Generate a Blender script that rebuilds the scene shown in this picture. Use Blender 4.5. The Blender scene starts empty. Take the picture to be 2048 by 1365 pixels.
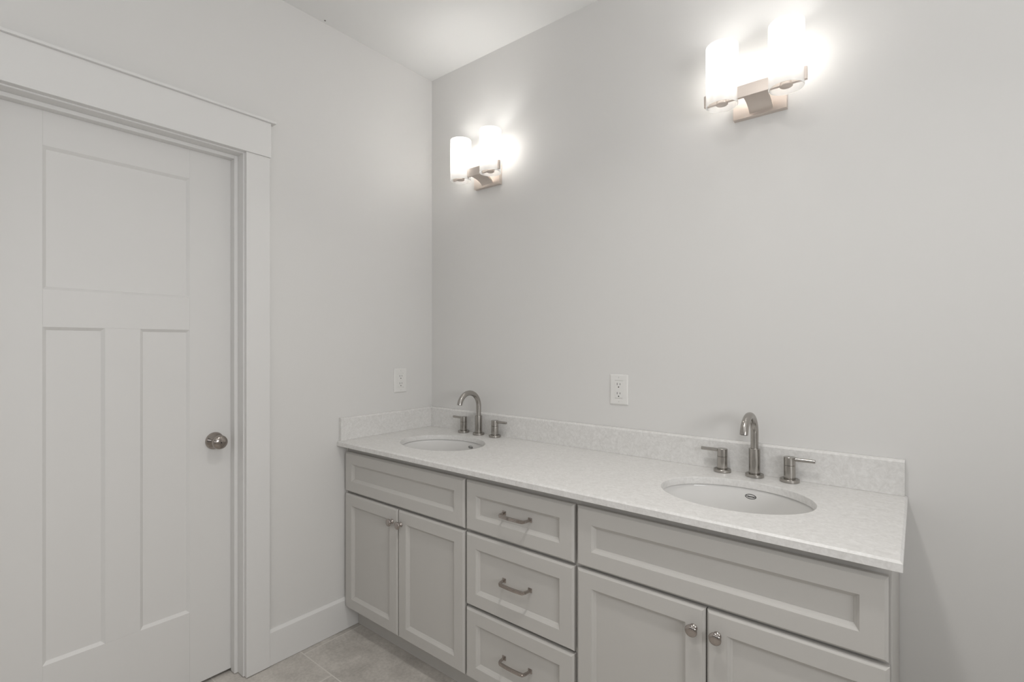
import bpy, bmesh, math, random
from mathutils import Vector, Matrix

random.seed(4)
S = bpy.context.scene
COL = S.collection
PI = math.pi

# ------------------------------------------------------------------ camera
cam_d = bpy.data.cameras.new('camera')
cam = bpy.data.objects.new('camera', cam_d)
COL.objects.link(cam)
cam.location = (2.049, -1.8418, 1.2985)
cam.rotation_euler = (math.radians(90), 0, 0.6805)
cam_d.sensor_width = 36.0
cam_d.lens = 17.674
cam_d.shift_y = 0.0041
cam_d.clip_start = 0.02
S.camera = cam

# ------------------------------------------------------------------ world, view
w = bpy.data.worlds.new('world')
S.world = w
w.use_nodes = True
w.node_tree.nodes['Background'].inputs[0].default_value = (1.0, 0.98, 0.95, 1)
w.node_tree.nodes['Background'].inputs[1].default_value = 0.05
S.view_settings.view_transform = 'Standard'
S.view_settings.look = 'None'
S.view_settings.gamma = 1.0
S.view_settings.use_curve_mapping = False
S.view_settings.exposure = 0.03

# ------------------------------------------------------------------ room light
def area_light(name, loc, rot, size, size_y, watt, color, shape='RECTANGLE'):
    d = bpy.data.lights.new(name, 'AREA')
    d.shape = shape
    d.size = size
    if shape == 'RECTANGLE':
        d.size_y = size_y
    d.energy = watt
    d.color = color
    o = bpy.data.objects.new(name, d)
    COL.objects.link(o)
    o.location = loc
    o.rotation_euler = rot
    return o

# added fill light behind the camera, tilted up to lift ceiling and upper walls
area_light('front_wall_fill', (1.95, -3.25, 1.45), (math.radians(125), 0, 0), 3.0, 1.0, 9, (0.985, 0.99, 1.0))
# second added fill, from the right wall, to brighten the left wall
area_light('right_wall_fill', (3.45, -1.8, 1.5), (0, math.radians(125), 0), 0.8, 1.2, 29, (0.985, 0.99, 1.0))
# recessed downlights: one in front of the vanity, plus an added fill lamp further back in the room
for n_, x_, y_, p_, sp_ in (('downlight_beam', 1.52, -1.10, 5.2, 125), ('rear_fill_beam', 1.6, -2.3, 5.5, 105)):
    o_ = area_light(n_, (x_, y_, 2.715), (0, 0, 0), 0.14, 0.14, p_, (1.0, 0.975, 0.945), 'DISK')
    o_.data.spread = math.radians(sp_)

# bulbs inside the sconce shades
BULB_STRENGTH = 71.0

# ------------------------------------------------------------------ materials
def new_mat(name):
    m = bpy.data.materials.new(name)
    m.use_nodes = True
    nt = m.node_tree
    return m, nt, nt.nodes['Principled BSDF']

def paint(name, col, rough=0.6, spec=0.35, bump=0.0, scale=220.0):
    m, nt, b = new_mat(name)
    b.inputs['Base Color'].default_value = (*col, 1)
    b.inputs['Roughness'].default_value = rough
    b.inputs['Specular IOR Level'].default_value = spec
    if bump:
        tc = nt.nodes.new('ShaderNodeTexCoord')
        n = nt.nodes.new('ShaderNodeTexNoise')
        n.inputs['Scale'].default_value = scale
        n.inputs['Detail'].default_value = 3
        bp = nt.nodes.new('ShaderNodeBump')
        bp.inputs['Strength'].default_value = bump
        bp.inputs['Distance'].default_value = 0.001
        nt.links.new(tc.outputs['Object'], n.inputs['Vector'])
        nt.links.new(n.outputs['Fac'], bp.inputs['Height'])
        nt.links.new(bp.outputs['Normal'], b.inputs['Normal'])
    return m

M = {}
M['wall'] = paint('wall_paint', (0.735, 0.725, 0.707), 0.75, 0.25, 0.05)
M['ceiling'] = paint('ceiling_paint', (0.79, 0.788, 0.776), 0.85, 0.2, 0.05)
M['trim'] = paint('trim_paint', (0.765, 0.757, 0.742), 0.42, 0.4)
M['door'] = paint('door_paint', (0.75, 0.740, 0.724), 0.42, 0.4)
M['cabinet'] = paint('cabinet_paint', (0.55, 0.534, 0.508), 0.42, 0.4)
M['porcelain'] = paint('porcelain', (0.80, 0.79, 0.772), 0.07, 0.5)
M['plastic'] = paint('white_plastic', (0.80, 0.79, 0.765), 0.35, 0.45)
M['slot'] = paint('slot_black', (0.02, 0.02, 0.02), 0.6, 0.2)
M['ink'] = paint('mark_ink', (0.015, 0.015, 0.014), 0.4, 0.3)
M['rubber'] = paint('seal_grey', (0.20, 0.19, 0.18), 0.7, 0.2)

def metal(name, col, rough, brushed=0.0, axis='Z'):
    m, nt, b = new_mat(name)
    b.inputs['Base Color'].default_value = (*col, 1)
    b.inputs['Metallic'].default_value = 1.0
    b.inputs['Roughness'].default_value = rough
    if brushed:
        tc = nt.nodes.new('ShaderNodeTexCoord')
        mp = nt.nodes.new('ShaderNodeMapping')
        sc = {'X': (6, 700, 700), 'Z': (700, 700, 6)}[axis]
        mp.inputs['Scale'].default_value = sc
        n = nt.nodes.new('ShaderNodeTexNoise')
        n.inputs['Scale'].default_value = 1.0
        n.inputs['Detail'].default_value = 2
        r = nt.nodes.new('ShaderNodeMapRange')
        r.inputs['To Min'].default_value = max(0.05, rough - brushed)
        r.inputs['To Max'].default_value = rough + brushed
        nt.links.new(tc.outputs['Object'], mp.inputs['Vector'])
        nt.links.new(mp.outputs['Vector'], n.inputs['Vector'])
        nt.links.new(n.outputs['Fac'], r.inputs['Value'])
        nt.links.new(r.outputs['Result'], b.inputs['Roughness'])
    return m

M['nickel'] = metal('brushed_nickel', (0.43, 0.41, 0.385), 0.24, 0.08, 'Z')
M['sconce_nickel'] = metal('satin_nickel', (0.70, 0.63, 0.58), 0.36, 0.10, 'X')
M['satin'] = metal('knob_nickel', (0.40, 0.36, 0.33), 0.17, 0.05, 'X')
M['polished'] = metal('polished_nickel', (0.45, 0.41, 0.385), 0.10)

def quartz():
    m, nt, b = new_mat('quartz')
    tc = nt.nodes.new('ShaderNodeTexCoord')
    n1 = nt.nodes.new('ShaderNodeTexNoise')
    n1.inputs['Scale'].default_value = 60
    n1.inputs['Detail'].default_value = 6
    n1.inputs['Roughness'].default_value = 0.62
    n1.inputs['Distortion'].default_value = 1.2
    n2 = nt.nodes.new('ShaderNodeTexNoise')
    n2.inputs['Scale'].default_value = 130
    n2.inputs['Detail'].default_value = 3
    mx = nt.nodes.new('ShaderNodeMath'); mx.operation = 'MULTIPLY_ADD'
    mx.inputs[1].default_value = 0.35
    r = nt.nodes.new('ShaderNodeValToRGB')
    r.color_ramp.elements[0].position = 0.46
    r.color_ramp.elements[0].color = (0.675, 0.662, 0.64, 1)
    r.color_ramp.elements[1].position = 0.86
    r.color_ramp.elements[1].color = (0.80, 0.79, 0.772, 1)
    nt.links.new(tc.outputs['Object'], n1.inputs['Vector'])
    nt.links.new(tc.outputs['Object'], n2.inputs['Vector'])
    nt.links.new(n2.outputs['Fac'], mx.inputs[0])
    nt.links.new(n1.outputs['Fac'], mx.inputs[2])
    nt.links.new(mx.outputs[0], r.inputs['Fac'])
    nt.links.new(r.outputs['Color'], b.inputs['Base Color'])
    b.inputs['Roughness'].default_value = 0.38
    b.inputs['Specular IOR Level'].default_value = 0.4
    return m
M['quartz'] = quartz()

def floor_tile():
    # 0.61 x 0.305 m porcelain tiles, long side along x, each row shifted by a third
    m, nt, b = new_mat('floor_tile')
    L = nt.links.new
    tc = nt.nodes.new('ShaderNodeTexCoord')
    sp = nt.nodes.new('ShaderNodeSeparateXYZ')
    L(tc.outputs['Object'], sp.inputs[0])
    def mth(op, a, bb=None, c=None):
        n = nt.nodes.new('ShaderNodeMath'); n.operation = op
        for i, v in enumerate((a, bb, c)):
            if v is None: continue
            if hasattr(v, 'default_value') or hasattr(v, 'links'): L(v, n.inputs[i])
            else: n.inputs[i].default_value = v
        return n.outputs[0]
    TX, TY, G = 0.61, 0.305, 0.0024
    v = mth('DIVIDE', mth('ADD', sp.outputs['Y'], 0.7510), TY)
    row = mth('FLOOR', v)
    fv = mth('FRACT', mth('ADD', v, 100.0))
    # row 0 (towards the wall) joint at x = 0.040, row -1 joint at x = 0.255
    u = mth('DIVIDE', mth('ADD', mth('MULTIPLY_ADD', row, 0.2150, -0.040), sp.outputs['X']), TX)
    colm = mth('FLOOR', u)
    fu = mth('FRACT', mth('ADD', u, 100.0))
    du = mth('MULTIPLY', mth('MINIMUM', fu, mth('SUBTRACT', 1.0, fu)), TX)
    dv = mth('MULTIPLY', mth('MINIMUM', fv, mth('SUBTRACT', 1.0, fv)), TY)
    d = mth('MINIMUM', du, dv)
    tile = mth('GREATER_THAN', d, G)
    cmb = nt.nodes.new('ShaderNodeCombineXYZ')
    L(row, cmb.inputs[0]); L(colm, cmb.inputs[1])
    wn = nt.nodes.new('ShaderNodeTexWhiteNoise'); wn.noise_dimensions = '3D'
    L(cmb.outputs[0], wn.inputs['Vector'])
    add = nt.nodes.new('ShaderNodeVectorMath'); add.operation = 'MULTIPLY_ADD'
    L(wn.outputs['Color'], add.inputs[0]); add.inputs[1].default_value = (20, 20, 20)
    L(tc.outputs['Object'], add.inputs[2])
    n1 = nt.nodes.new('ShaderNodeTexNoise')
    n1.inputs['Scale'].default_value = 7; n1.inputs['Detail'].default_value = 8; n1.inputs['Roughness'].default_value = 0.65
    L(add.outputs[0], n1.inputs['Vector'])
    n2 = nt.nodes.new('ShaderNodeTexNoise')
    n2.inputs['Scale'].default_value = 90; n2.inputs['Detail'].default_value = 4
    L(add.outputs[0], n2.inputs['Vector'])
    f = mth('MULTIPLY_ADD', n2.outputs['Fac'], 0.45, n1.outputs['Fac'])
    r = nt.nodes.new('ShaderNodeValToRGB')
    r.color_ramp.elements[0].position = 0.5; r.color_ramp.elements[0].color = (0.40, 0.375, 0.345, 1)
    r.color_ramp.elements[1].position = 0.95; r.color_ramp.elements[1].color = (0.64, 0.605, 0.56, 1)
    L(f, r.inputs['Fac'])
    mix = nt.nodes.new('ShaderNodeMix'); mix.data_type = 'RGBA'
    L(tile, mix.inputs['Factor'])
    mix.inputs['A'].default_value = (0.66, 0.63, 0.585, 1)
    L(r.outputs['Color'], mix.inputs['B'])
    L(mix.outputs['Result'], b.inputs['Base Color'])
    b.inputs['Roughness'].default_value = 0.55
    b.inputs['Specular IOR Level'].default_value = 0.35
    bp = nt.nodes.new('ShaderNodeBump'); bp.inputs['Distance'].default_value = 0.0012; bp.inputs['Strength'].default_value = 0.6
    L(tile, bp.inputs['Height']); L(bp.outputs['Normal'], b.inputs['Normal'])
    return m
M['floor'] = floor_tile()

def frosted():
    m = bpy.data.materials.new('frosted_glass'); m.use_nodes = True
    nt = m.node_tree; nt.nodes.clear(); L = nt.links.new
    out = nt.nodes.new('ShaderNodeOutputMaterial')
    tr = nt.nodes.new('ShaderNodeBsdfTranslucent'); tr.inputs['Color'].default_value = (0.96, 0.955, 0.945, 1)
    df = nt.nodes.new('ShaderNodeBsdfDiffuse'); df.inputs['Color'].default_value = (0.93, 0.93, 0.925, 1)
    tp = nt.nodes.new('ShaderNodeBsdfTransparent'); tp.inputs['Color'].default_value = (0.97, 0.97, 0.965, 1)
    gl = nt.nodes.new('ShaderNodeBsdfGlossy'); gl.inputs['Roughness'].default_value = 0.3
    m1 = nt.nodes.new('ShaderNodeMixShader'); m1.inputs[0].default_value = 0.34
    L(tr.outputs[0], m1.inputs[1]); L(df.outputs[0], m1.inputs[2])
    m2 = nt.nodes.new('ShaderNodeMixShader'); m2.inputs[0].default_value = 0.31
    L(m1.outputs[0], m2.inputs[1]); L(tp.outputs[0], m2.inputs[2])
    m3 = nt.nodes.new('ShaderNodeMixShader'); m3.inputs[0].default_value = 0.03
    L(m2.outputs[0], m3.inputs[1]); L(gl.outputs[0], m3.inputs[2])
    L(m3.outputs[0], out.inputs['Surface'])
    return m
M['frosted'] = frosted()

def emit(name, col, s):
    m = bpy.data.materials.new(name); m.use_nodes = True
    nt = m.node_tree; nt.nodes.clear()
    out = nt.nodes.new('ShaderNodeOutputMaterial'); e = nt.nodes.new('ShaderNodeEmission')
    e.inputs['Color'].default_value = (*col, 1); e.inputs['Strength'].default_value = s
    nt.links.new(e.outputs[0], out.inputs['Surface'])
    return m
M['bulb'] = emit('bulb_glow', (1.0, 0.98, 0.95), BULB_STRENGTH)
M['lens'] = emit('downlight_lens', (1.0, 0.965, 0.92), 6.0)
M['glass'] = None
def clear_glass():
    m, nt, b = new_mat('window_glass')
    b.inputs['Base Color'].default_value = (1, 1, 1, 1)
    b.inputs['Roughness'].default_value = 0.0
    b.inputs['Transmission Weight'].default_value = 1.0
    b.inputs['IOR'].default_value = 1.01
    return m
M['glass'] = clear_glass()

# ------------------------------------------------------------------ mesh helpers
def add_box(bm, x0, x1, y0, y1, z0, z1, bevel=0.0, seg=2):
    vs = [bm.verts.new((x, y, z)) for x in (x0, x1) for y in (y0, y1) for z in (z0, z1)]
    idx = [(0, 1, 3, 2), (4, 6, 7, 5), (0, 4, 5, 1), (2, 3, 7, 6), (0, 2, 6, 4), (1, 5, 7, 3)]
    fs = [bm.faces.new([vs[i] for i in f]) for f in idx]
    if bevel:
        es = set()
        for f in fs:
            es.update(f.edges)
        bmesh.ops.bevel(bm, geom=list(es), offset=bevel, segments=seg, profile=0.5, affect='EDGES')

def box_bm(*a, **k):
    bm = bmesh.new(); add_box(bm, *a, **k); return bm

def add_lathe(bm, prof, n=40, mat=None, cap0=True, cap1=True):
    """prof: (radius, height) rows revolved about local z; mat: Matrix to world"""
    mat = mat or Matrix.Identity(4)
    rings = []
    for r, h in prof:
        if r < 1e-6:
            rings.append([bm.verts.new(mat @ Vector((0, 0, h)))])
        else:
            rings.append([bm.verts.new(mat @ Vector((r * math.cos(2 * PI * i / n), r * math.sin(2 * PI * i / n), h))) for i in range(n)])
    for a, b in zip(rings, rings[1:]):
        for i in range(n):
            j = (i + 1) % n
            if len(a) == 1 and len(b) == 1: continue
            if len(a) == 1: bm.faces.new((a[0], b[i], b[j]))
            elif len(b) == 1: bm.faces.new((a[i], a[j], b[0]))
            else: bm.faces.new((a[i], a[j], b[j], b[i]))
    if cap0 and len(rings[0]) > 1: bm.faces.new(rings[0][::-1])
    if cap1 and len(rings[-1]) > 1: bm.faces.new(rings[-1])

def add_tube(bm, pts, r, n=24, caps=True):
    pts = [Vector(p) for p in pts]
    rad = r if isinstance(r, (list, tuple)) else [r] * len(pts)
    t0 = (pts[1] - pts[0]).normalized()
    ref = Vector((0, 0, 1)) if abs(t0.z) < 0.9 else Vector((1, 0, 0))
    nrm = t0.cross(ref).normalized()
    rings = []
    for i, p in enumerate(pts):
        t = (pts[min(i + 1, len(pts) - 1)] - pts[max(i - 1, 0)]).normalized()
        nrm = (nrm - t * nrm.dot(t)).normalized()
        bi = t.cross(nrm)
        rings.append([bm.verts.new(p + rad[i] * (math.cos(2 * PI * k / n) * nrm + math.sin(2 * PI * k / n) * bi)) for k in range(n)])
    for a, b in zip(rings, rings[1:]):
        for k in range(n):
            j = (k + 1) % n
            bm.faces.new((a[k], a[j], b[j], b[k]))
    if caps:
        bm.faces.new(rings[0][::-1]); bm.faces.new(rings[-1])

def add_prism(bm, poly, f0, f1):
    """poly: list of 2D points; f0, f1: functions (a, b) -> world point for the two end caps"""
    A = [bm.verts.new(f0(*p)) for p in poly]
    B = [bm.verts.new(f1(*p)) for p in poly]
    n = len(poly)
    bm.faces.new(A[::-1]); bm.faces.new(B)
    for i in range(n):
        j = (i + 1) % n
        bm.faces.new((A[i], A[j], B[j], B[i]))

def add_panel(bm, u0, u1, v0, v1, rows, f):
    """nested rectangle rings: rows of (inset, depth); f(u, v, d) -> world point. Closed front and back."""
    rings = []
    for ins, d in rows:
        rings.append([bm.verts.new(f(u, v, d)) for u, v in ((u0 + ins, v0 + ins), (u1 - ins, v0 + ins), (u1 - ins, v1 - ins), (u0 + ins, v1 - ins))])
    bm.faces.new(rings[0][::-1])
    for a, b in zip(rings, rings[1:]):
        for i in range(4):
            j = (i + 1) % 4
            bm.faces.new((a[i], a[j], b[j], b[i]))
    bm.faces.new(rings[-1])

def obj(name, bm, mat, parent=None, smooth=None):
    bmesh.ops.recalc_face_normals(bm, faces=bm.faces[:])
    me = bpy.data.meshes.new(name)
    bm.to_mesh(me); bm.free()
    me.materials.append(M[mat] if isinstance(mat, str) else mat)
    if smooth is not None:
        for p in me.polygons: p.use_smooth = True
        me.set_sharp_from_angle(angle=math.radians(smooth))
    o = bpy.data.objects.new(name, me)
    COL.objects.link(o)
    if parent is not None:
        o.parent = parent
        # parts are modelled in world space; keep them there
        o.matrix_parent_inverse = world_of(parent).inverted()
    return o

def world_of(o):
    m = o.matrix_basis.copy()
    while o.parent is not None:
        m = o.matrix_parent_inverse @ m
        o = o.parent
        m = o.matrix_basis @ m
    return m

def tag(o, label=None, cat=None, group=None, kind=None):
    if label: o['label'] = label
    if cat: o['category'] = cat
    if group: o['group'] = group
    if kind: o['kind'] = kind
    return o

def empty(name, loc=(0, 0, 0)):
    o = bpy.data.objects.new(name, None)
    o.empty_display_size = 0.05
    COL.objects.link(o)
    o.location = loc
    return o

def struct(name, bm, mat, smooth=None, label=None):
    o = obj(name, bm, mat, None, smooth)
    o['kind'] = 'structure'
    if label: o['label'] = label
    return o

def copy_tree(o, off, parent=None):
    c = o.copy(); COL.objects.link(c)
    if parent is None:
        c.location = Vector(o.location) + Vector(off)
    else:
        c.parent = parent
        c.matrix_parent_inverse = o.matrix_parent_inverse.copy()
    for ch in list(o.children):
        copy_tree(ch, off, c)
    return c

# ------------------------------------------------------------------ key sizes
HC = 2.7277            # ceiling height
XR, YF = 3.7, -3.6     # right wall, wall behind the camera
WT = 0.116             # wall thickness
H, CT = 0.8653, 0.022  # counter top, slab thickness
D, L_ = 0.5715, 2.0242 # counter depth and length
YB, YD = -0.5235, -0.5425   # cabinet face frame, cabinet front faces

# ------------------------------------------------------------------ room shell
bm = bmesh.new(); add_box(bm, -1.2, XR + 0.1, YF - 0.1, 0.1, -0.08, 0.0)
struct('floor', bm, 'floor', label='greige stone-look rectangular floor tiles with pale grout')
bm = bmesh.new(); add_box(bm, -1.2, XR + 0.1, YF - 0.1, 0.1, HC, HC + 0.1)
struct('ceiling', bm, 'ceiling')
bm = bmesh.new(); add_box(bm, -WT, XR + 0.1, 0.0, 0.1, 0, HC)
struct('wall_back', bm, 'wall', label='greige painted wall behind the vanity')
RY0, RY1, RZ0, RZ1 = -2.45, -1.15, 0.85, 2.15
bm = bmesh.new()
add_box(bm, XR, XR + 0.1, YF, RY0, 0, HC); add_box(bm, XR, XR + 0.1, RY1, 0.0, 0, HC)
add_box(bm, XR, XR + 0.1, RY0, RY1, 0, RZ0); add_box(bm, XR, XR + 0.1, RY0, RY1, RZ1, HC)
struct('wall_right', bm, 'wall')
win = empty('added_window_2', (XR + 0.05, (RY0 + RY1) / 2, RZ0)); tag(win, kind='structure')  # unseen window, added to house the fill from the right
bm = bmesh.new()
for a in ((RY0, RY0 + 0.05, RZ0, RZ1), (RY1 - 0.05, RY1, RZ0, RZ1), (RY0 + 0.05, RY1 - 0.05, RZ0, RZ0 + 0.05), (RY0 + 0.05, RY1 - 0.05, RZ1 - 0.05, RZ1)):
    add_box(bm, XR + 0.03, XR + 0.085, a[0], a[1], a[2], a[3], 0.003)
obj('window_frame', bm, 'trim', win)
obj('pane', box_bm(XR + 0.056, XR + 0.062, RY0 + 0.05, RY1 - 0.05, RZ0 + 0.05, RZ1 - 0.05), 'glass', win)
# wall behind the camera, with an added window opening for the fill light
WX0, WX1, WZ0, WZ1 = 0.4, 3.5, 0.5, 2.4
bm = bmesh.new()
add_box(bm, -WT, WX0, YF - 0.1, YF, 0, HC); add_box(bm, WX1, XR + 0.1, YF - 0.1, YF, 0, HC)
add_box(bm, WX0, WX1, YF - 0.1, YF, 0, WZ0); add_box(bm, WX0, WX1, YF - 0.1, YF, WZ1, HC)
struct('wall_front', bm, 'wall')
win = empty('added_window_1', (1.95, YF - 0.05, WZ0)); tag(win, kind='structure')  # unseen window, added to go with the fill behind the camera
bm = bmesh.new()
for a in ((WX0, WX0 + 0.05, WZ0, WZ1), (WX1 - 0.05, WX1, WZ0, WZ1), (WX0 + 0.05, WX1 - 0.05, WZ0, WZ0 + 0.05),
          (WX0 + 0.05, WX1 - 0.05, WZ1 - 0.05, WZ1), (1.92, 1.98, WZ0 + 0.05, WZ1 - 0.05)):
    add_box(bm, a[0], a[1], YF - 0.085, YF - 0.03, a[2], a[3], 0.003)
obj('window_frame', bm, 'trim', win)
for x0, x1 in ((WX0 + 0.05, 1.92), (1.98, WX1 - 0.05)):
    obj('pane', box_bm(x0, x1, YF - 0.062, YF - 0.056, WZ0 + 0.05, WZ1 - 0.05), 'glass', win)

# left wall with door opening
DY0, DY1 = -1.7175, -0.9775      # faces of the side jambs
JT = 0.018
ZJ = 2.047                       # underside of the head jamb
OY0, OY1, OZ = DY0 - JT, DY1 + JT, ZJ + JT
bm = bmesh.new()
add_box(bm, -WT, 0, OY1, 0.0, 0, HC)
add_box(bm, -WT, 0, YF, OY0, 0, HC)
add_box(bm, -WT, 0, OY0, OY1, OZ, HC)
struct('wall_left', bm, 'wall', label='greige painted wall holding the door')

# ------------------------------------------------------------------ door trim
trim = empty('trim_1', (0, (DY0 + DY1) / 2, 0)); tag(trim, kind='structure')
CX = 0.018
IN0, IN1 = DY0 - 0.005, DY1 + 0.005      # casing inner edges
OUT0, OUT1 = IN0 - 0.091, IN1 + 0.091
ZH0, ZH1 = 2.052, 2.1895
for a, b in ((IN1, OUT1), (OUT0, IN0)):
    obj('side_casing', box_bm(0, CX, a, b, 0.003, ZH0, bevel=0.0012), 'trim', trim)
obj('head_casing', box_bm(0, 0.0245, OUT0 - 0.002, OUT1 + 0.002, ZH0, ZH1, bevel=0.0012), 'trim', trim)
obj('head_cap', box_bm(0, 0.036, OUT0 - 0.018, OUT1 + 0.018, ZH1, ZH1 + 0.0095, bevel=0.0015), 'trim', trim)
for a, b in ((DY1, OY1), (OY0, DY0)):
    obj('jamb', box_bm(-WT, 0.0, a, b, 0.003, OZ, bevel=0.0008), 'trim', trim)
obj('jamb', box_bm(-WT, 0.0, DY0, DY1, ZJ, OZ, bevel=0.0008), 'trim', trim)
XD = -0.081                      # door face
SX = -0.046                      # front of the stops
ST = 0.0135
for a, b in ((DY1 - ST, DY1), (DY0, DY0 + ST)):
    obj('stop', box_bm(XD + 0.001, SX, a, b, 0.003, ZJ - 0.0, bevel=0.0015), 'trim', trim)
obj('stop', box_bm(XD + 0.001, SX, DY0 + ST, DY1 - ST, ZJ - ST, ZJ, bevel=0.0015), 'trim', trim)

# ------------------------------------------------------------------ door leaf
door = empty('door_1', (XD, (DY0 + DY1) / 2, 0.0125)); tag(door, kind='structure')
TH = 0.035
E0, E1 = DY0 + 0.003, DY1 - 0.003           # leaf edges
ZB, ZT = 0.0125, ZJ - 0.004
P0, P1 = -1.5437, -1.1355                   # panel field
Q0, Q1 = -1.3885, -1.2895                   # mullion
Z1, Z2, Z3, Z4 = 0.293, 1.3555, 1.4745, 1.925
bv = 0.0007
obj('stile', box_bm(XD - TH, XD, P1, E1, ZB, ZT, bevel=bv), 'door', door)
obj('stile', box_bm(XD - TH, XD, E0, P0, ZB, ZT, bevel=bv), 'door', door)
for z0, z1 in ((ZB, Z1), (Z2, Z3), (Z4, ZT)):
    obj('rail', box_bm(XD - TH, XD, P0, P1, z0, z1, bevel=bv), 'door', door)
obj('mullion', box_bm(XD - TH, XD, Q0, Q1, Z1, Z2, bevel=bv), 'door', door)
prow = [(0, TH - 0.002), (0, 0.0007), (0.0095, 0.0085), (0.0098, 0.0085)]
fx = lambda u, v, d: (XD - d, u, v)
for a in ((P0, P1, Z3, Z4), (P0, Q0, Z1, Z2), (Q1, P1, Z1, Z2)):
    bm = bmesh.new(); add_panel(bm, *a, prow, fx)
    obj('panel', bm, 'door', door)
# knob: axis along +x
KM = Matrix.Translation((XD, -1.050, 0.927)) @ Matrix.Rotation(math.radians(90), 4, 'Y')
bm = bmesh.new()
add_lathe(bm, [(0.033, 0.0), (0.0335, 0.002), (0.0325, 0.0065), (0.0295, 0.0105), (0.022, 0.0175), (0.0165, 0.024), (0.0135, 0.029), (0.013, 0.036),
               (0.0155, 0.0375), (0.0205, 0.0390), (0.0245, 0.0425), (0.0265, 0.0480), (0.0268, 0.0530), (0.0258, 0.0575),
               (0.0225, 0.0615), (0.016, 0.0645), (0.008, 0.0660), (0.0024, 0.0664), (0.0024, 0.0640), (0.0, 0.0640)], 56, KM)
kn = obj('door_knob', bm, 'satin', door, 40)
kn['label'] = 'satin nickel door knob'
bm = bmesh.new(); add_lathe(bm, [(0.0023, 0.06405), (0.0023, 0.0646), (0, 0.0646)], 16, KM)
obj('keyhole', bm, 'slot', kn)

# ------------------------------------------------------------------ baseboards
def base_profile(bm, axis, a0, a1, sgn=1):
    poly = [(0.0, 0.0), (0.014, 0.0), (0.014, 0.1325), (0.0055, 0.1405), (0.003, 0.1425), (0.0, 0.1425)]
    if axis == 'y':
        add_prism(bm, poly, lambda t, z: (t, a0, z), lambda t, z: (t, a1, z))
    else:
        add_prism(bm, poly, lambda t, z: (a0, -t, z), lambda t, z: (a1, -t, z))
bm = bmesh.new(); base_profile(bm, 'y', OUT1, -0.003)
base_profile(bm, 'y', YF, OUT0)
bmesh.ops.translate(bm, verts=bm.verts[:], vec=(0, 0, 0.0015))
struct('baseboard_left', bm, 'trim')
bm = bmesh.new(); base_profile(bm, 'x', 2.008, XR)
struct('baseboard_back', bm, 'trim')

# ------------------------------------------------------------------ vanity cabinets
fy = lambda u, v, d: (u, YD + d, v)
TF = YB - YD       # thickness of the fronts
FW = 0.0495
front_rows = [(0, TF - 0.0003), (0, 0.0072), (0.0010, 0.0058), (0.0058, 0.0014), (0.0064, 0.0011), (0.0066, 0.0), (FW, 0.0),
              (FW + 0.0004, 0.0016), (FW + 0.0056, 0.0062), (FW + 0.0062, 0.0074), (FW + 0.0112, 0.0112), (FW + 0.0116, 0.0124)]

def front(name, x0, x1, z0, z1, parent):
    bm = bmesh.new(); add_panel(bm, x0, x1, z0, z1, front_rows, fy)
    return obj(name, bm, 'cabinet', parent)

def cab_knob(x, z, parent):
    m = Matrix.Translation((x, YD, z)) @ Matrix.Rotation(math.radians(90), 4, 'X')
    bm = bmesh.new()
    add_lathe(bm, [(0.0098, 0.0), (0.0102, 0.0012), (0.0098, 0.0028), (0.0078, 0.0046), (0.0060, 0.0070), (0.0054, 0.0100), (0.0058, 0.0132),
                   (0.0085, 0.0152), (0.0128, 0.0166), (0.0152, 0.0188), (0.0157, 0.0208), (0.0150, 0.0228), (0.0140, 0.0236), (0.0137, 0.0236),
                   (0.0120, 0.0248), (0.0070, 0.0262), (0.0, 0.0267)], 48, m)
    return obj('knob', bm, 'polished', parent, 35)

def pull(x, z, parent):
    """square footed bow pull: two pads, curved necks, flat bowed bar"""
    yp = YD + 0.0124
    bm = bmesh.new()
    hw, hl = 0.0070, 0.0552
    for s in (-1, 1):
        cx = x + s * hl
        add_box(bm, cx - 0.0075, cx + 0.0075, yp - 0.0030, yp, z - 0.0075, z + 0.0075, 0.0009)
        add_box(bm, cx - 0.0052, cx + 0.0052, yp - 0.0052, yp - 0.0030, z - 0.0052, z + 0.0052, 0.0007)
    # one continuous bowed strap, from pad to pad
    path = []
    n = 22
    for i in range(n + 1):
        t = -1 + 2 * i / n
        path.append((x + t * 0.0475, -0.0340 - 0.0030 * (1 - t * t)))
    pre = [(x - hl, -0.0045), (x - hl + 0.0004, -0.0130), (x - hl + 0.0022, -0.0240), (x - hl + 0.0045, -0.0310)]
    post = [(2 * x - a, b) for a, b in pre[::-1]]
    pts = pre + path + post
    rings = []
    for i, (px, py) in enumerate(pts):
        a = pts[max(i - 1, 0)]; b = pts[min(i + 1, len(pts) - 1)]
        tx, ty = b[0] - a[0], b[1] - a[1]
        l = math.hypot(tx, ty); nx, ny = -ty / l, tx / l
        th = 0.0030
        e = min(i, len(pts) - 1 - i)
        hz = 0.0036 if e < 2 else (0.0042 if e < 4 else 0.0052)
        prof = [(-th, -hz), (th, -hz), (th, -hz * 0.45), (th + 0.0009, -hz * 0.38), (th + 0.0009, hz * 0.38), (th, hz * 0.45), (th, hz), (-th, hz)]
        # make +normal the outward (-y) side along the bar
        sg = -1 if ny > 0 else 1
        rings.append([bm.verts.new((px + sg * nx * k, yp + py + sg * ny * k, z + h)) for k, h in prof])
    for a, b in zip(rings, rings[1:]):
        for i in range(8):
            j = (i + 1) % 8
            bm.faces.new((a[i], a[j], b[j], b[i]))
    bm.faces.new(rings[0]); bm.faces.new(rings[-1])
    return obj('handle', bm, 'polished', parent, 30)

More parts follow.
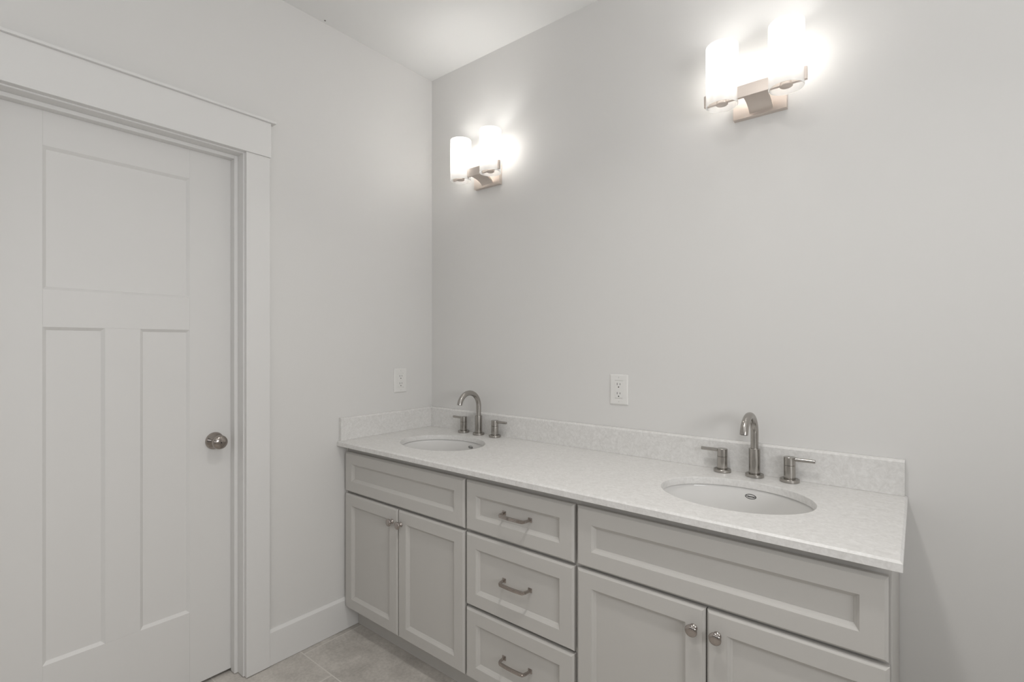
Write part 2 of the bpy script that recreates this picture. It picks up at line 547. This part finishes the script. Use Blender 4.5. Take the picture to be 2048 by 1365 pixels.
ZC = H - CT      # underside of the counter
def carcass(x0, x1, parent, filler=None):
    t = 0.016
    bm = bmesh.new()
    for a in (x0, x1 - t):
        add_box(bm, a, a + t, YB + 0.019, -0.004, 0.1016, ZC - 0.0005)
        add_box(bm, a, a + t, -0.452, -0.004, 0.0, 0.1016)
    add_box(bm, x0 + t, x1 - t, YB + 0.019, -0.004, 0.1016, 0.1016 + t)
    add_box(bm, x0 + t, x1 - t, -0.010, -0.004, 0.1016 + t, ZC - 0.0005)
    add_box(bm, x0, x1, YB + 0.004, YB + 0.019, 0.1016, ZC - 0.0005, 0.0008)
    obj('body', bm, 'cabinet', parent)
    obj('toe_kick', box_bm(x0, x1, -0.469, -0.453, 0.001, 0.1010), 'cabinet', parent)
    if filler:
        obj('filler_strip', box_bm(filler[0], filler[1], YB, YB + 0.019, 0.1445, ZC - 0.0005, bevel=0.0006), 'cabinet', parent)

XA, XB, XC2, XE = 0.0155, 0.7777, 1.2415, 2.0052
ZTOP0, ZTOP1, ZL0, ZL1 = 0.6365, 0.8150, 0.1080, 0.6270
c1 = empty('sink_base_cabinet', ((XA + XB) / 2, YB / 2, 0))
tag(c1, 'light grey vanity sink cabinet in the corner against the left wall', 'cabinet', 'vanity cabinet units')
carcass(XA, XB - 0.0003, c1, (0.001, XA))
front('false_front', 0.0193, 0.7730, ZTOP0, ZTOP1, c1)
d1 = front('door', 0.0193, 0.3935, ZL0, ZL1, c1); cab_knob(0.3625, 0.5725, d1)
d2 = front('door', 0.3990, 0.7730, ZL0, ZL1, c1); cab_knob(0.4185, 0.5725, d2)

c2 = empty('drawer_base_cabinet', ((XB + XC2) / 2, YB / 2, 0))
tag(c2, 'light grey vanity cabinet of three stacked drawers between the two sink cabinets', 'cabinet', 'vanity cabinet units')
carcass(XB, XC2 - 0.0003, c2)
for z0, z1, hz in ((ZTOP0, ZTOP1, 0.728), (0.3685, 0.6265, 0.499), (ZL0, 0.3585, 0.2355)):
    dr = front('drawer', 0.7823, 1.2355, z0, z1, c2)
    pull(1.0088, hz, dr)

c3 = empty('sink_base_cabinet', ((XC2 + XE) / 2, YB / 2, 0))
tag(c3, 'light grey vanity sink cabinet at the open right end, nearest the viewer', 'cabinet', 'vanity cabinet units')
carcass(XC2, XE, c3)
front('false_front', 1.2470, 2.0000, ZTOP0 + 0.0005, ZTOP1 + 0.0008, c3)
d3 = front('door', 1.2475, 1.6268, ZL0, ZL1 + 0.001, c3); cab_knob(1.5985, 0.5720, d3)
d4 = front('door', 1.6305, 2.0020, ZL0, ZL1 + 0.001, c3); cab_knob(1.6575, 0.5725, d4)

# ------------------------------------------------------------------ countertop with two oval holes
SINKS = ((0.3965, -0.2935), (1.6280, -0.2935))
SA, SB = 0.2085, 0.1660
NS = 96
def counter():
    bm = bmesh.new()
    x0, x1, y0, y1, z0, z1 = 0.0012, L_, -D, -0.0012, ZC, H
    ch = 0.0050
    # outer outline split at x = mid so that each half carries one hole
    xm = 1.0
    def ring(cx, cy, z, da=0.0):
        return [bm.verts.new((cx + (SA + da) * math.cos(2 * PI * i / NS), cy + (SB + da) * math.sin(2 * PI * i / NS), z)) for i in range(NS)]
    top_e, bot_e = [], []
    def fill(outer, hole):
        es = []
        for loop in (outer, hole):
            for i in range(len(loop)):
                a, b = loop[i], loop[(i + 1) % len(loop)]
                e = bm.edges.get((a, b)) or bm.edges.new((a, b))
                es.append(e)
        bmesh.ops.triangle_fill(bm, use_beauty=True, use_dissolve=False, edges=es)
    V = bm.verts.new
    # top: chamfer on the front and on the right end
    T = {k: V(p) for k, p in dict(fl=(x0, y0 + ch, z1), fm=(xm, y0 + ch, z1), fr=(x1 - ch, y0 + ch, z1), bl=(x0, y1, z1), bmid=(xm, y1, z1), br=(x1 - ch, y1, z1)).items()}
    E = {k: V(p) for k, p in dict(fl=(x0, y0, z1 - ch), fm=(xm, y0, z1 - ch), fr=(x1, y0, z1 - ch), br=(x1, y1, z1 - ch)).items()}
    B = {k: V(p) for k, p in dict(fl=(x0, y0, z0), fm=(xm, y0, z0), fr=(x1, y0, z0), bl=(x0, y1, z0), bmid=(xm, y1, z0), br=(x1, y1, z0)).items()}
    holes = []
    for cx, cy in SINKS:
        holes.append([ring(cx, cy, z1, 0.0016), ring(cx, cy, z1 - 0.0008, 0.0004), ring(cx, cy, z1 - 0.0022), ring(cx, cy, z0)])
    fill([T['fl'], T['fm'], T['bmid'], T['bl']], holes[0][0])
    fill([T['fm'], T['fr'], T['br'], T['bmid']], holes[1][0])
    fill([B['fl'], B['fm'], B['bmid'], B['bl']], holes[0][3])
    fill([B['fm'], B['fr'], B['br'], B['bmid']], holes[1][3])
    for h in holes:
        for a, b in zip(h, h[1:]):
            for i in range(NS):
                j = (i + 1) % NS
                bm.faces.new((a[i], a[j], b[j], b[i]))
    F = bm.faces.new
    F((T['fl'], T['fm'], E['fm'], E['fl'])); F((T['fm'], T['fr'], E['fr'], E['fm'])); F((T['fr'], T['br'], E['br'], E['fr']))
    F((E['fl'], E['fm'], B['fm'], B['fl'])); F((E['fm'], E['fr'], B['fr'], B['fm'])); F((E['fr'], E['br'], B['br'], B['fr']))
    F((T['fl'], E['fl'], B['fl'], B['bl'], T['bl']))
    F((T['bl'], B['bl'], B['bmid'], T['bmid'])); F((T['bmid'], B['bmid'], B['br'], E['br'], T['br']))
    return bm
ct = obj('countertop', counter(), 'quartz', None, 30)
tag(ct, 'off-white mottled quartz countertop with two oval sink cut-outs', 'countertop')

def splash(f0, f1, label):
    # upright strip with a polished chamfer along its top front edge
    t, h, c = 0.0175, 0.9683 - H - 0.0004, 0.0065
    bm = bmesh.new()
    add_prism(bm, [(0, 0), (t, 0), (t, h - c), (t - c, h), (0, h)], f0, f1)
    return tag(obj('backsplash', bm, 'quartz'), label, 'backsplash')
ZS = H + 0.0004
splash(lambda t, z: (0.0012, -0.0008 - t, ZS + z), lambda t, z: (2.0175, -0.0008 - t, ZS + z),
       'long off-white quartz backsplash strip along the wall behind both faucets')
splash(lambda t, z: (0.0008 + t, -0.5610, ZS + z), lambda t, z: (0.0008 + t, -0.0190, ZS + z),
       'short off-white quartz side splash strip against the left wall')

# ------------------------------------------------------------------ sinks
DEPTH = 0.155
def bowl_profile():
    rows = []
    for i in range(25):
        t = 1 - (1 - i / 24) ** 1.5
        # superellipse section: steep wall, rounded into a shallow floor
        r = (1 - t ** 4.0) ** (1 / 2.4)
        rows.append((0.12 + 0.88 * r if i < 24 else 0.12, -t * DEPTH))
    return rows
def sink(cx, cy, label):
    root = empty('sink', (cx, cy, ZC - 0.001 - DEPTH))
    tag(root, label, 'sink', 'oval undermount sinks')
    z = ZC - 0.0012
    bm = bmesh.new()
    rows = bowl_profile()
    n = 72
    A, Bq = SA + 0.004, SB + 0.004
    def ring(sa, sb, zz):
        return [bm.verts.new((cx + sa * math.cos(2 * PI * i / n), cy + sb * math.sin(2 * PI * i / n), zz)) for i in range(n)]
    rings = [ring(A + 0.026, Bq + 0.026, z - 0.010), ring(A + 0.026, Bq + 0.026, z), ring(A + 0.003, Bq + 0.003, z), ring(A, Bq, z - 0.003)]
    for s, zz in rows[1:]:
        rings.append(ring(A * s, Bq * s, z + zz))
    rings.append(ring(0.022, 0.022, z - DEPTH - 0.001))
    rings.append(ring(0.022, 0.022, z - DEPTH - 0.012))
    out = [ring(0.030, 0.030, z - DEPTH - 0.012)]
    for s, zz in rows[:0:-1]:
        out.append(ring(A * s + 0.010, Bq * s + 0.010, z + zz - 0.010))
    rings += out
    rings.append(rings[0])
    for a, b in zip(rings, rings[1:]):
        for i in range(n):
            j = (i + 1) % n
            bm.faces.new((a[i], a[j], b[j], b[i]))
    obj('bowl', bm, 'porcelain', root, 50)
    bm = bmesh.new()
    add_lathe(bm, [(0.0, -0.010), (0.0205, -0.010), (0.0205, 0.0005), (0.0290, 0.0015), (0.0285, 0.0035), (0.020, 0.0040), (0.0185, 0.0030), (0.017, 0.0065), (0.0, 0.0085)], 36,
              Matrix.Translation((cx, cy, z - DEPTH + 0.0005)))
    obj('drain', bm, 'nickel', root, 40)
    return root

def wall_point(cx, cy, ang, t):
    """point and outward-in normal on the bowl at ellipse angle ang and depth fraction t"""
    z = ZC - 0.0012
    A, Bq = SA + 0.004, SB + 0.004
    def p(a, tt):
        r = 0.12 + 0.88 * (1 - tt ** 4.0) ** (1 / 2.4)
        return Vector((cx + A * r * math.cos(a), cy + Bq * r * math.sin(a), z - tt * DEPTH))
    P = p(ang, t)
    du = (p(ang - 0.01, t) - p(ang + 0.01, t)).normalized()      # to the right as seen from inside
    dv = (p(ang, t - 0.01) - p(ang, t + 0.01)).normalized()      # up the wall
    nn = du.cross(dv).normalized()
    if nn.dot(Vector((cx, cy, z)) - P) < 0: nn = -nn
    return P, du, dv, nn

def text_mesh(body, size):
    cu = bpy.data.curves.new('mark', 'FONT')
    cu.body = body; cu.size = size; cu.shear = 0.35; cu.align_x = 'CENTER'; cu.align_y = 'CENTER'
    cu.offset = 0.0002; cu.extrude = 0.0001; cu.resolution_u = 3
    o = bpy.data.objects.new('mark', cu)
    COL.objects.link(o)
    bpy.context.view_layer.update()
    me = bpy.data.meshes.new_from_object(o.evaluated_get(bpy.context.evaluated_depsgraph_get()))
    bpy.data.objects.remove(o); bpy.data.curves.remove(cu)
    return me

def logo(root, cx, cy, ang, t, wdt):
    P, du, dv, nn = wall_point(cx, cy, ang, t)
    Mx = Matrix((( du.x, dv.x, nn.x, P.x), (du.y, dv.y, nn.y, P.y), (du.z, dv.z, nn.z, P.z), (0, 0, 0, 1)))
    bm = bmesh.new()
    a, b = wdt / 2, wdt * 0.235
    n = 48
    rr = []
    for (sa, h) in ((1.0, 0.0), (1.0, 0.0007), (0.90, 0.0007), (0.90, 0.0)):
        k = a * (1 - sa)
        rr.append([bm.verts.new(Mx @ Vector(((a - k) * math.cos(2 * PI * i / n), (b - k) * math.sin(2 * PI * i / n), h))) for i in range(n)])
    rr.append(rr[0])
    for u, v in zip(rr, rr[1:]):
        for i in range(n):
            j = (i + 1) % n
            bm.faces.new((u[i], u[j], v[j], v[i]))
    me = text_mesh('Hennair', wdt * 0.275)
    me.transform(Mx @ Matrix.Translation((0, 0, 0.0006)))
    bm.from_mesh(me)
    o = obj('maker_mark', bm, 'ink', root)
    o['label'] = 'small black oval maker mark with script lettering'

s1 = sink(*SINKS[0], 'oval white porcelain undermount sink nearest the corner')
s2 = sink(*SINKS[1], 'oval white porcelain undermount sink at the right end, nearest the viewer')
logo(s1, *SINKS[0], math.radians(87), 0.16, 0.030)
logo(s2, *SINKS[1], math.radians(88.5), 0.16, 0.034)

# ------------------------------------------------------------------ faucets
def faucet(cx, cy):
    root = empty('faucet', (cx, cy, H))
    def at(x, y): return Matrix.Translation((x, y, H + 0.0004))
    flange = [(0.0275, 0.0), (0.0283, 0.0010), (0.0283, 0.0085), (0.0276, 0.0095), (0.0245, 0.0100), (0.0235, 0.0092), (0.0175, 0.0090)]
    bm = bmesh.new(); add_lathe(bm, flange, 48, at(cx, cy)); obj('flange', bm, 'nickel', root, 30)
    bm = bmesh.new(); add_lathe(bm, [(0.0172, 0.0090), (0.0174, 0.0100), (0.0174, 0.0915), (0.0168, 0.0925), (0.0128, 0.0927)], 48, at(cx, cy))
    obj('spout_base', bm, 'nickel', root, 30)
    pts = [(cx, cy, H + 0.0925), (cx, cy, H + 0.11), (cx, cy, H + 0.13)]
    R_, zc, yc = 0.0655, H + 0.1410, cy - 0.0655
    for i in range(37):
        a = math.radians(168) * i / 36
        pts.append((cx, yc + R_ * math.cos(a), zc + R_ * math.sin(a)))
    bm = bmesh.new(); add_tube(bm, pts, 0.0122, 32)
    sp = obj('spout', bm, 'nickel', root, 40)
    e, e0 = Vector(pts[-1]), Vector(pts[-2])
    dr = (e - e0).normalized()
    bm = bmesh.new(); add_tube(bm, [e - dr * 0.0, e + dr * 0.0008], 0.0090, 24)
    obj('aerator', bm, 'rubber', sp)
    for s in (-1, 1):
        hx, hy = cx + s * 0.1025, cy + 0.0015
        bm = bmesh.new(); add_lathe(bm, flange, 48, at(hx, hy)); obj('flange', bm, 'nickel', root, 30)
        bm = bmesh.new(); add_lathe(bm, [(0.0166, 0.0090), (0.0168, 0.0100), (0.0168, 0.0518), (0.0162, 0.0523)], 48, at(hx, hy))
        hb = obj('handle_base', bm, 'nickel', root, 30)
        bm = bmesh.new(); add_lathe(bm, [(0.0155, 0.0522), (0.0163, 0.0528), (0.0168, 0.0533), (0.0168, 0.0775), (0.0161, 0.0785)], 48, at(hx, hy))
        add_tube(bm, [(hx + s * 0.004, hy, H + 0.0727), (hx + s * 0.0700, hy, H + 0.0727), (hx + s * 0.0706, hy, H + 0.0727)], [0.0057, 0.0057, 0.0052], 24)
        obj('lever', bm, 'nickel', root, 30)
    return root
f1 = faucet(0.3925, -0.0525)
tag(f1, 'brushed nickel gooseneck faucet with two lever handles behind the sink nearest the corner', 'faucet', 'widespread faucets')
f2 = copy_tree(f1, (1.6275 - 0.3925, -0.0500 + 0.0525, 0))
f2['label'] = 'brushed nickel gooseneck faucet with two lever handles behind the right sink, nearest the viewer'

# ------------------------------------------------------------------ wall outlets (modelled facing local +z, u right, v up)
def outlet(mat, loc, label):
    root = empty('wall_outlet', loc)
    tag(root, label, 'outlet', 'duplex wall outlets')
    f = lambda u, v, d: mat @ Vector((u, v, -d))
    bm = bmesh.new()
    w2, h2 = 0.0395, 0.0605
    add_panel(bm, -w2, w2, -h2, h2, [(0, -0.0004), (0, -0.0030), (0.0010, -0.0045), (0.0042, -0.0060), (0.0050, -0.0061), (0.02265, -0.0062), (0.02270, -0.0040)], f)
    obj('cover_plate', bm, 'plastic', root)
    a, b = 0.0166, 0.0334
    # the opening of the plate is filled by the receptacle
    bm = bmesh.new()
    add_panel(bm, -a, a, -b, b, [(0, -0.0036), (0, -0.0066), (0.0008, -0.0072), (0.0010, -0.0072)], f)
    rec = obj('receptacle', bm, 'plastic', root)
    for cv in (0.0185, -0.0185):
        for du, hh in ((-0.0063, 0.0046), (0.0063, 0.0038)):
            bm = bmesh.new()
            add_panel(bm, du - 0.0010, du + 0.0010, cv + 0.0035 - hh, cv + 0.0035 + hh, [(0, -0.0070), (0, -0.00735), (0.0001, -0.00735)], f)
            obj('slot', bm, 'slot', rec)
        bm = bmesh.new()
        add_lathe(bm, [(0.0025, 0.0070), (0.0025, 0.00735)], 20, mat @ Matrix.Translation((0, cv - 0.0085, 0)))
        obj('ground_hole', bm, 'slot', rec)
    for sv in (0.0484, -0.0484):
        bm = bmesh.new()
        add_lathe(bm, [(0.0028, 0.0058), (0.0028, 0.0064), (0.0022, 0.0069), (0.0, 0.0070)], 20, mat @ Matrix.Translation((0, sv, 0)))
        sc = obj('screw', bm, 'plastic', root, 30)
        bm = bmesh.new()
        add_panel(bm, -0.00035, 0.00035, sv - 0.0022, sv + 0.0022, [(0, -0.0066), (0, -0.0071), (0.00005, -0.0071)], f)
        obj('screw_slot', bm, 'rubber', sc)
mb = Matrix.Translation((1.1134, 0, 1.1206)) @ Matrix.Rotation(math.radians(90), 4, 'X')
outlet(mb, (1.1134, 0, 1.1206), 'white duplex wall outlet on the back wall between the two faucets')
ml = Matrix.Translation((0, -0.2148, 1.1206)) @ Matrix.Rotation(math.radians(90), 4, 'Z') @ Matrix.Rotation(math.radians(90), 4, 'X')
outlet(ml, (0, -0.2148, 1.1206), 'white duplex wall outlet on the left wall above the side splash')

# ------------------------------------------------------------------ wall sconces
def sconce(cx):
    root = empty('wall_sconce', (cx, 0, 2.07))
    yb = -0.100
    zb0, zb1 = 2.1035, 2.1425
    obj('back_plate', box_bm(cx - 0.0825, cx + 0.0825, -0.0205, -0.0004, 2.0690, 2.1840, bevel=0.0010), 'sconce_nickel', root)
    # curved bracket: from low on the plate, sweeping up and forward to the cross bar
    bm = bmesh.new()
    th = 0.0075
    inner, outer = [], []
    for i in range(17):
        a = math.radians(90) * i / 16
        # quarter ellipse, tangent to the plate below and to the bar above
        y = -0.0190 - 0.081 * (1 - math.cos(a))
        z = 2.0720 + 0.0330 * math.sin(a)
        ny, nz = (-math.cos(a) * 0.0330, 0.081 * math.sin(a))
        l = math.hypot(ny, nz) or 1
        outer.append((y, z)); inner.append((y - 0.0, z + th if a > 0.3 else z + th))
    poly = outer + inner[::-1]
    for x0, x1 in ((cx - 0.0300, cx + 0.0420),):
        add_prism(bm, poly, lambda y, z: (x0, y, z), lambda y, z: (x1, y, z))
    obj('bracket', bm, 'sconce_nickel', root, 30)
    obj('cross_bar', box_bm(cx - 0.1530, cx + 0.1530, yb - 0.0060, yb + 0.0060, zb0, zb1, bevel=0.0010), 'sconce_nickel', root)
    for s in (-1, 1):
        sx = cx + s * 0.0956
        T = Matrix.Translation((sx, yb, 0))
        bm = bmesh.new()
        add_lathe(bm, [(0.0, 2.0985), (0.0165, 2.0985), (0.0185, 2.1000), (0.0185, 2.1045), (0.0170, 2.1060), (0.0170, 2.1900), (0.0150, 2.1930), (0.0, 2.1930)], 36, T)
        obj('lamp_socket', bm, 'sconce_nickel', root, 40)
        bm = bmesh.new()
        pr = [(0.0130, 2.1932), (0.0140, 2.2000)]
        for i in range(1, 15):
            a = -PI / 2 + 0.45 + (PI - 0.45) * i / 14
            pr.append((max(0.0245 * math.cos(a), 0.0), 2.2300 + 0.0245 * math.sin(a)))
        pr[-1] = (0.0, pr[-1][1])
        add_lathe(bm, pr, 28, T, cap1=False)
        bl = obj('bulb', bm, 'bulb', root, 60)
        bm = bmesh.new()
        ro, ri, z0, z1 = 0.0500, 0.0468, 2.0952, 2.2925
        add_lathe(bm, [(ri, z0), (ro - 0.0006, z0 - 0.0004), (ro, z0 + 0.0004), (ro, z1 - 0.0006), (ro - 0.0006, z1), (ri + 0.0005, z1), (ri, z1 - 0.0006), (ri, z0)], 64, T, False, False)
        bmesh.ops.remove_doubles(bm, verts=bm.verts[:], dist=1e-6)
        sh = obj('shade', bm, 'frosted', root, 40)
        sh['label'] = 'frosted white glass cylinder shade'
    return root
l1 = sconce(0.4145)
tag(l1, 'lit two-light nickel wall sconce with frosted glass cylinders nearest the corner', 'wall light', 'two-light wall sconces')
l2 = copy_tree(l1, (1.6345 - 0.4145, 0, 0))
l2['label'] = 'lit two-light nickel wall sconce with frosted glass cylinders above the right sink'

# ------------------------------------------------------------------ ceiling details
bm = bmesh.new()
add_lathe(bm, [(0.0018, 0.0), (0.0040, -0.0004), (0.0040, -0.0012), (0.0, -0.0018)], 16, Matrix.Translation((0.0187, -0.6407, HC)))
tag(obj('nail_head', bm, 'rubber'), 'tiny dark nail head on the ceiling just above the left wall', 'nail')
for dx, dy, lab in ((1.52, -1.10, 'round white recessed downlight in the ceiling in front of the vanity'),
                    (1.60, -2.30, 'added round white recessed downlight, unseen, in the ceiling at the back of the room')):  # rear fixture is added, there only to carry the fill lamp
    dl = empty('recessed_downlight', (dx, dy, HC))
    tag(dl, lab, 'ceiling light', 'recessed ceiling downlights')
    bm = bmesh.new()
    add_lathe(bm, [(0.062, -0.0005), (0.085, -0.0005), (0.085, -0.0035), (0.070, -0.0075), (0.062, -0.0060), (0.062, -0.0005)], 48, Matrix.Translation((dx, dy, HC)), False, False)
    obj('trim_ring', bm, 'plastic', dl, 30)
    bm = bmesh.new()
    add_lathe(bm, [(0.0, -0.0030), (0.0618, -0.0030), (0.0618, -0.0045), (0.0, -0.0045)], 48, Matrix.Translation((dx, dy, HC)))
    obj('lens', bm, 'lens', dl)
